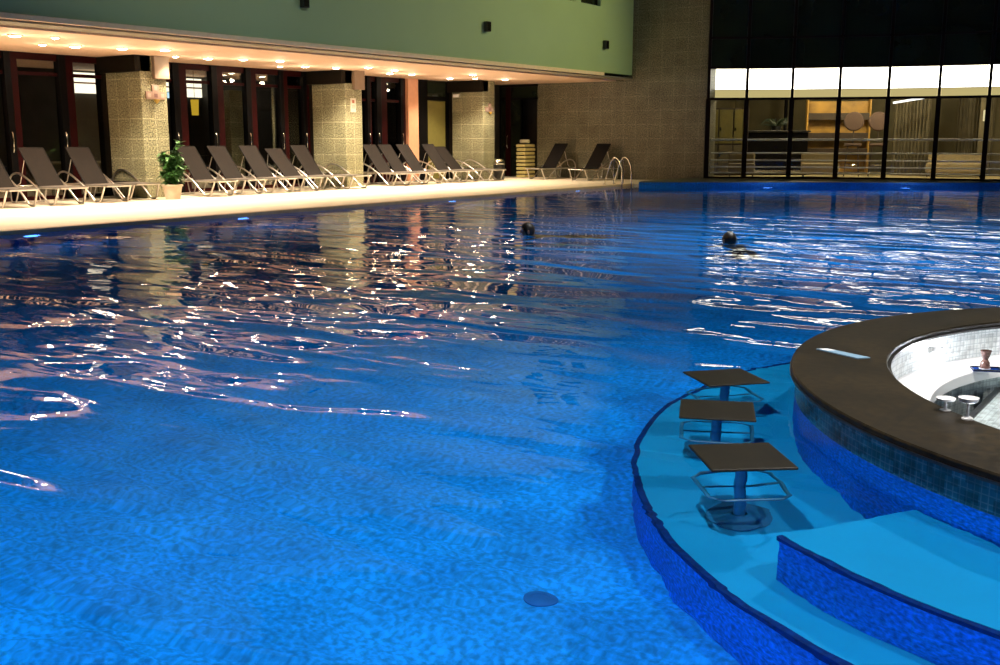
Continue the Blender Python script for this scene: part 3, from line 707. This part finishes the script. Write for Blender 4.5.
MB().lathe([(2.12, -.125), (1.88, -.125), (1.87, -.135), (1.87, -.20), (2.12, -.20)], (*BC, 0), SEG).build('work_shelf', M['white'], o, True)
x = MB().lathe([(1.93, -.20), (1.93, -.9), (2.1, -.9)], (*BC, 0), SEG).build('shelf_front', M['grey_mosaic'], o, True); arc_uv(x, BC)
MB().lathe([(0, -.9), (2.5, -.9), (2.5, -1.0), (0, -1.0)], (*BC, 0), SEG).build('well_floor', M['counter_edge'], o)
MB().box(-1.14, 1.6, 5.2, 7.4, -.9, -.30).build('platform', M['grey_mosaic'], o)
MB().box(-1.175, -1.135, 5.15, 7.45, -.9, -.29, .008).build('platform_edge', M['counter_edge'], o)
# lamps under the counter's inner lip light the white well
L = bpy.data.lights
for k in range(12):
    a = 2*PI*(k+.5)/12
    q = tag(empty('well_lamp', (BC[0]+2.07*math.cos(a), BC[1]+2.07*math.sin(a), .0)), 'small round lamp under the inner lip of the bar counter', 'light', 'lamps under the counter lip')
    MB().lathe([(.03, 0), (.035, -.02), (.02, -.025), (0, -.025)], (0, 0, 0), 12).build('lens', M['white'], q, True)
    l = L.new('well_light', 'POINT'); l.energy = WELL if (WELL := 4.0) else 0; l.color = (.88, .92, 1.); l.shadow_soft_size = .02
    lo = bpy.data.objects.new('well_light', l); C.objects.link(lo); lo.parent = q; lo.location = (-.09*math.cos(a), -.09*math.sin(a), -.0)
# ledge and step under water
LC = (.09, 5.79)
o = struct(empty('ledge'), 'pale blue underwater ledge curving round the bar', 'pool ledge')
x = MB().lathe([(2.76, -.81), (2.76, -1.3), (2.0, -1.3), (2.0, -.81), (2.76, -.81)], (*LC, 0), SEG).build('riser', M['pool_wall'], o, True); arc_uv(x, LC)
MB().lathe([(0.3, -.802), (2.735, -.802), (2.735, -.83), (.3, -.83), (.3, -.802)], (*LC, 0), SEG).build('tread', M['ledge'], o)
MB().lathe([(2.735, -.80), (2.765, -.80), (2.765, -.84), (2.735, -.84), (2.735, -.80)], (*LC, 0), SEG).build('nosing', M['navy'], o)
a0, a1 = math.radians(-123.5), math.radians(-40)
o = struct(empty('step_block'), 'blue underwater step block beside the bar wall', 'pool step')
def arcp(r, n=40): return [(LC[0]+r*math.cos(a0+(a1-a0)*i/n), LC[1]+r*math.sin(a0+(a1-a0)*i/n)) for i in range(n+1)]
inn = arcp(1.6)
x = MB().prism(arcp(2.52)+inn[::-1], -.8, -.415).build('riser', M['pool_wall'], o); arc_uv(x, LC)
MB().prism(arcp(2.50)+inn[::-1], -.415, -.40).build('tread', M['ledge'], o)
MB().prism(arcp(2.53)+arcp(2.505)[::-1], -.43, -.398).build('nosing', M['navy'], o)

# stools
def make_stool():
    o = empty('bar_stool')
    MB().box(-.185, .185, -.185, .185, .728, .754, .006).build('seat', M['seat_stone'], o)
    MB().lathe([(.026, .02), (.026, .68), (.045, .70), (.045, .728)], seg=18).build('pole', M['stool_metal'], o, True)
    MB().lathe([(0, 0), (.138, 0), (.142, .010), (.06, .022), (.035, .04)], seg=32).build('base', M['stool_base'], o, True)
    r = .175; c = .05
    P = []
    for sx, sy in ((1, 1), (-1, 1), (-1, -1), (1, -1)):
        for t in ((0, 1) if sx*sy > 0 else (1, 0)):
            P.append((sx*(r-(c if t else 0)), sy*(r-(0 if t else c)), .36))
    MB().tube(P, .011, 8, 1, True).build('footrest', M['stool_metal'], o, True)
    MB().tube([(-r, 0, .36), (r, 0, .36)], .008, 6, 1).build('footrest_bar', M['stool_metal'], o)
    return o
ps = make_stool()
for i, (x, y, rz, lab) in enumerate(((-1.645, 4.15, .70, 'underwater bar stool nearest the step, dark square seat at the surface'), (-2.05, 4.82, .42, 'middle underwater bar stool with dark square seat'), (-2.31, 5.53, .85, 'underwater bar stool farthest from the step'))):
    o = ps if i == 0 else copy_tree(ps)
    o.location = (x, y, -.80); o.rotation_euler = (0, 0, rz); tag(o, lab, 'stool', 'underwater bar stools')
# drain
o = tag(empty('floor_drain', (-2.21, 3.42, -1.3)), 'round dark drain cover on the pool bottom', 'drain')
MB().lathe([(.045, 0), (.075, 0), (.075, .008), (.045, .012), (.045, 0)], seg=28).build('rim', M['drain'], o)
b = MB().lathe([(0, .004), (.046, .004), (.046, .008), (0, .008)], seg=28); b.build('grate', M['drain'], o)
# things on the counter
o = tag(empty('menu_card', (-1.745, 5.83, .102), -.12), 'pale blue flat card lying on the dark bar counter', 'card')
MB().prism([(-.165, .02), (-.12, .07), (.165, -.01), (.12, -.075)], 0, .006).build('sheet', M['card'], o)
MB().prism([(-.15, .02), (-.118, .055), (-.06, .045), (-.09, .008)], .006, .0075).build('print', M['white'], o)
for k, (x, y) in enumerate(((-.985, 4.86), (-.872, 4.755))):
    o = tag(empty('coupe_glass', (x, y, .102)), ('left', 'right')[k]+' of two small white stemmed glasses on the inner edge of the counter', 'glass', 'white stemmed glasses on the counter')
    MB().lathe([(0, .042), (.02, .042), (.038, .047), (.042, .056), (.039, .056), (.034, .050), (0, .047)], seg=24).build('bowl', M['white'], o, True)
    if k: o.scale = (1, 1, 1.7)
    MB().lathe([(.024, 0), (.024, .003), (.006, .009)], seg=20).build('foot', M['white'], o, True)
    MB().lathe([(.0065, .006), (.0055, .022), (.0065, .043)], seg=12).build('stem', M['white'], o, True)
o = tag(empty('goblet', (-1.20, 6.96, -.1175)), 'rosy brown waisted glass on the white shelf inside the bar', 'glass')
MB().lathe([(.032, .004), (.027, .04), (.015, .058), (.025, .085), (.034, .115), (.031, .115), (.022, .085), (.010, .058), (0, .055)], seg=24).build('bowl', M['glass_rose'], o, True)
MB().lathe([(0, 0), (.034, 0), (.034, .005), (0, .006)], seg=24).build('foot', M['white'], o, True)
o = tag(empty('small_tray', (-1.19, 6.95, -.1245), .4), 'small dark tray under the rosy glass inside the bar', 'tray')
MB().box(-.085, .085, -.055, .055, 0, .007, .002).build('base', M['navy'], o)
b = MB()
for a in ((-.085, .085, -.055, -.05), (-.085, .085, .05, .055), (-.085, -.08, -.05, .05), (.08, .085, -.05, .05)): b.box(*a, .006, .014)
b.build('rim', M['counter_edge'], o)

# ------------------------------------------------------------------ pool lamps
def pool_lamp(x, y, z, ang, e, lab, grp='underwater pool lamps'):
    o = tag(empty('pool_lamp', (x, y, z), ang), lab, 'light', grp)     # faces local +x
    b = MB().lathe([(.13, 0), (.16, .0), (.16, .02), (.13, .035), (.13, 0)], seg=28); bmesh.ops.rotate(b.bm, matrix=Matrix.Rotation(PI/2, 3, 'Y'), verts=b.bm.verts); b.build('rim', M['chrome'], o)
    b = MB().lathe([(.13, .01), (.10, .03), (0, .04)], seg=24); bmesh.ops.rotate(b.bm, matrix=Matrix.Rotation(PI/2, 3, 'Y'), verts=b.bm.verts); b.build('lens', M['lamp_pool'], o, True)
    l = bpy.data.lights.new('pool_light', 'SPOT'); l.energy = e; l.color = POOLCOL; l.spot_size = math.radians(165); l.spot_blend = .6; l.shadow_soft_size = .03; l.cycles.use_multiple_importance_sampling = False
    lo = bpy.data.objects.new('pool_light', l); C.objects.link(lo); lo.parent = o; lo.location = (.08, 0, 0); lo.rotation_euler = (0, -PI/2, 0)
POOLCOL = (.55, .80, 1.)
for k, y in enumerate((4.5, 8.4, 12.3, 18.2, 23.5)):
    pool_lamp(PX+.025, y, -.42, 0, 30, ['underwater lamp in the left pool wall out of the photo', 'underwater lamp in the left pool wall out of the photo', 'underwater lamp in left pool wall, its glow below the potted plant', 'underwater lamp in left pool wall, its glow below the salmon pilaster', 'underwater lamp in left pool wall, its glow before the dark loungers'][k])
for k, t in enumerate((.35, .72)):
    x, y = -13.6+8.4*t, 26+5.4*t
    pool_lamp(x+.02, y-.03, -.30, -.998, 260, ('left', 'right')[k]+' underwater lamp in the far rim below the glass front')
for k, x in enumerate((-10.5, -6.5, -3.6, -1.6, .4)):
    pool_lamp(x, .325, -.55, PI/2, (20, 40, 60, 60, 40)[k], 'underwater lamp in the near pool wall out of the photo')
for k, y in enumerate((3.0, 11, 17, 23)):
    pool_lamp(3.175, y, -.55, PI, 350, 'underwater lamp in the right pool wall out of the photo')

# ------------------------------------------------------------------ swimmers
def swimmer(loc, rz, lab, tilt=0.):
    o = tag(empty('person', loc, rz), lab, 'person'); o.rotation_euler = (0, 0, rz)
    def bend(p):    # trunk and legs hang from the neck by the swimmer's own slope
        dx, dz = p[0]+.085, p[2]+.02; c, q = math.cos(-tilt), math.sin(-tilt)
        return (-.085+dx*c-dz*q, p[1], -.02+dx*q+dz*c)
    bm = bmesh.new()
    J = []; E = []; R = []
    def add(p, r, par=None):
        v = bm.verts.new(p); J.append(v); R.append(r)
        if par is not None: bm.edges.new((J[par], v))
        return len(J)-1
    pel = add(bend((-.72, 0, -.20)), (.15, .11))
    wa = add(bend((-.52, 0, -.17)), (.135, .10), pel); ch = add(bend((-.32, 0, -.12)), (.155, .11), wa); sh = add(bend((-.17, 0, -.075)), (.13, .085), ch)
    nk = add((-.085, 0, -.01), (.058, .058), sh); hd1 = add((-.015, 0, .06), (.068, .075), nk); hd2 = add((.0, 0, .115), (.078, .092), hd1); hd3 = add((-.005, 0, .17), (.055, .066), hd2)
    for s in (-1, 1):
        a = add(bend((-.17, s*.17, -.085)), (.06, .055), sh); el = add((.06, s*.36, -.26), (.042, .042), a); wr = add((.27, s*.25, -.32), (.028, .024), el)
        pm = add((.335, s*.225, -.323), (.038, .016), wr)
        for k, (dy, ln) in enumerate(((-.032, .062), (-.011, .075), (.011, .070), (.032, .052))):
            kn = add((.375, s*(.215+dy), -.325), (.0095, .009), pm); m1 = add((.375+ln*.55, s*(.21+dy*1.2), -.330), (.0085, .008), kn); add((.375+ln, s*(.205+dy*1.3), -.342), (.007, .007), m1)
        th = add((.315, s*.185, -.326), (.011, .010), pm); add((.345, s*.158, -.332), (.009, .008), th)
        hp = add(bend((-.80, s*.09, -.22)), (.095, .09), pel); kn = add(bend((-1.18, s*.15, -.30)), (.062, .06), hp); cf = add(bend((-1.36, s*.16, -.31)), (.058, .055), kn); an = add(bend((-1.58, s*.17, -.33)), (.036, .034), cf); add(bend((-1.76, s*.19, -.36)), (.032, .022), an)
    me = bpy.data.meshes.new('body'); bm.to_mesh(me); bm.free()
    bd = bpy.data.objects.new('body', me); C.objects.link(bd); bd.parent = o
    md = bd.modifiers.new('skin', 'SKIN'); md.use_smooth_shade = True; md.branch_smoothing = .6
    for i, d in enumerate(me.skin_vertices[0].data):
        r = R[i]; d.radius = r; d.use_root = (i == 0)
    sb = bd.modifiers.new('sub', 'SUBSURF'); sb.levels = 2; sb.render_levels = 2
    me.materials.append(M['skin'])
    # hair cap covers crown, back and sides; face stays clear at +x
    b = MB(); n1, n2 = 14, 28; rows = []
    for i in range(n1+1):
        th = PI*.72*i/n1; row = []
        for j in range(n2):
            ph = 2*PI*j/n2; lim = 1.0 if math.cos(ph) < .25 else max(.42, 1.0-(math.cos(ph)-.25)*1.0)
            t2 = th*lim; rr = 1+.03*math.sin(ph*9+i)+.02*random.random()
            row.append(b.bm.verts.new((-.010+.104*rr*math.sin(t2)*math.cos(ph), .087*rr*math.sin(t2)*math.sin(ph), .115+.112*rr*math.cos(t2))))
        rows.append(row)
    for i in range(n1):
        for j in range(n2): b.bm.faces.new((rows[i][j], rows[i][(j+1) % n2], rows[i+1][(j+1) % n2], rows[i+1][j]))
    bmesh.ops.remove_doubles(b.bm, verts=b.bm.verts, dist=.0005)
    b.build('hair', M['hair'], o, True)
    MB().lathe([(0, .0), (.011, .004), (.017, .02), (.012, .042), (.004, .05), (0, .05)], c=(.083, 0, .08), seg=12).build('nose', M['skin'], o, True)
    for s in (-1, 1):
        b = MB(); bmesh.ops.create_icosphere(b.bm, subdivisions=2, radius=.012, matrix=Matrix.Translation((.072, s*.031, .122))); b.build('eye', M['eye'], o, True)
        b = MB(); bmesh.ops.create_icosphere(b.bm, subdivisions=2, radius=1, matrix=Matrix.Translation((-.005, s*.083, .10)) @ Matrix.Diagonal((.018, .010, .032, 1))); b.build('ear', M['skin'], o, True)
    b = MB().tube([(.072, -.025, .055), (.084, 0, .053), (.072, .025, .055)], .006, 8, 3); b.build('mouth', M['sign_red'], o, True)
    # trunks follow hips
    b = MB().tube([bend((-.60, 0, -.19)), bend((-.72, 0, -.205)), bend((-.86, 0, -.235))], lambda f: .168-.02*f, 20, 4)
    b.build('trunks', M['trunks'], o, True)
    return o
swimmer((-8.15, 12.26, ZW-.055), math.radians(215-35+35+10), 'dark-haired swimmer left of centre, head above water, swimming away to the left', -.06)
swimmer((-5.38, 12.82, ZW-.075), math.radians(150), 'dark-haired swimmer in the window reflections, seen from behind with head low', -1.05)

# ------------------------------------------------------------------ water surface
bm = bmesh.new()
def loop(pts):
    vs = [bm.verts.new((x, y, ZW)) for x, y in pts]
    return [bm.edges.new((vs[i], vs[(i+1) % len(vs)])) for i in range(len(vs))]
ed = loop([(PX-.01, .29), (3.21, .29), (3.21, 31.45), (-5.2, 31.45), (-13.6, 26.05), (-13.74, 26.62), (PX-.01, 26.62)])
ed += loop([(BC[0]+2.57*math.cos(2*PI*i/SEG), BC[1]+2.57*math.sin(2*PI*i/SEG)) for i in range(SEG)])
bmesh.ops.triangle_fill(bm, edges=ed, use_beauty=True)
for f in bm.faces:
    f.smooth = True
    if f.normal.z < 0: f.normal_flip()
me = bpy.data.meshes.new('pool_water'); bm.to_mesh(me); bm.free(); me.materials.append(water_mat())
wo = bpy.data.objects.new('pool_water', me); C.objects.link(wo)
tag(wo, 'rippled blue water filling the swimming pool', 'water', kind='structure')

# ------------------------------------------------------------------ hall lamps: unseen, added to light the green front and the pool
HL = [((-6.5, 27.5, 7.9), (-15.7, 24.0, 3.6), 2100, 74, (1., .87, .38), 0), ((-5, 11, 7.9), (-15.7, 17.5, 4.2), 1100, 90, (1., .95, .75), 0),
      ((2.4, 3.2, 7.9), (-.3, 4.9, 0), 2150, 66, (1., .93, .84), 1), ((-2.2, 3.0, 7.9), (-2.6, 3.0, -1.3), 3300, 92, (1., .95, .90), 1),
      ((-5.0, 14.5, 7.9), (-4.5, 15.5, -1.3), 6500, 88, (1., .95, .90), 1),
      ((-.6, 9.2, 7.9), (-.3, 5.4, 0), 2150, 66, (1., .93, .84), 1)]  # second half of the bar downlight, split off to fill shadows
M['hall_lens'] = emit('hall_lamp_glow', (1., .93, .8), 12)
for k, (p, q, e, cone, colr, cau) in enumerate(HL):
    o = tag(empty('ceiling_spotlight', (p[0], p[1], 8.02)), ['hall spotlight aimed at the far end of the green wall', 'hall spotlight aimed at the middle of the green wall', 'hall downlight above the near side of the swim-up bar', 'hall downlight above the near part of the pool', 'hall downlight above the middle of the pool', 'hall downlight above the far side of the swim-up bar'][k], 'lamp', 'hall ceiling lamps')
    MB().lathe([(0, 0), (.16, 0), (.16, -.16), (.15, -.16), (.15, -.03), (0, -.03)], seg=24).build('housing', M['black'], o, True)
    MB().lathe([(.15, -.06), (.1, -.05), (0, -.045)], seg=20).build('lens', M['hall_lens'], o, True)
    l = bpy.data.lights.new('hall_light', 'SPOT'); l.energy = e; l.color = colr; l.shadow_soft_size = .1; l.spot_size = math.radians(cone); l.spot_blend = 1.
    lo = bpy.data.objects.new('hall_light', l); C.objects.link(lo); lo.parent = o; lo.location = (0, 0, -.2)
    lo.rotation_euler = (Vector(q)-Vector((p[0], p[1], 7.8))).to_track_quat('-Z', 'Y').to_euler()
    if cau: l.cycles.is_caustics_light = True
wo.cycles.is_caustics_caster = True
for ob in bpy.data.objects:
    if ob.type == 'MESH' and (ob.name.split('.')[0] in ('floor_pool', 'wall_pool', 'riser', 'tread', 'nosing', 'outer_wall', 'mosaic_band', 'base', 'pole', 'footrest', 'rim', 'grate', 'wall_rim', 'footrest_bar')):
        ob.cycles.is_caustics_receiver = True

# ------------------------------------------------------------------ world, camera, settings
wd = bpy.data.worlds.new('night'); bpy.context.scene.world = wd; wd.use_nodes = True
wd.node_tree.nodes['Background'].inputs[0].default_value = (.02, .03, .05, 1); wd.node_tree.nodes['Background'].inputs[1].default_value = .15
cam = bpy.data.cameras.new('camera'); cam.sensor_width = 36; cam.lens = 37.8; cam.clip_end = 200
co = bpy.data.objects.new('camera', cam); C.objects.link(co)
co.location = (0, 0, 1.3); co.rotation_euler = (math.radians(90-10.547), 0, math.radians(35.077))
S = bpy.context.scene; S.camera = co
S.view_settings.view_transform = 'Standard'; S.view_settings.look = 'None'; S.view_settings.gamma = 1; S.view_settings.exposure = 0
S.view_settings.use_curve_mapping = False
cy = S.cycles
cy.max_bounces = 10; cy.diffuse_bounces = 4; cy.glossy_bounces = 4; cy.transmission_bounces = 8; cy.transparent_max_bounces = 12
cy.caustics_reflective = False; cy.caustics_refractive = True; cy.sample_clamp_indirect = 4; cy.use_denoising = True
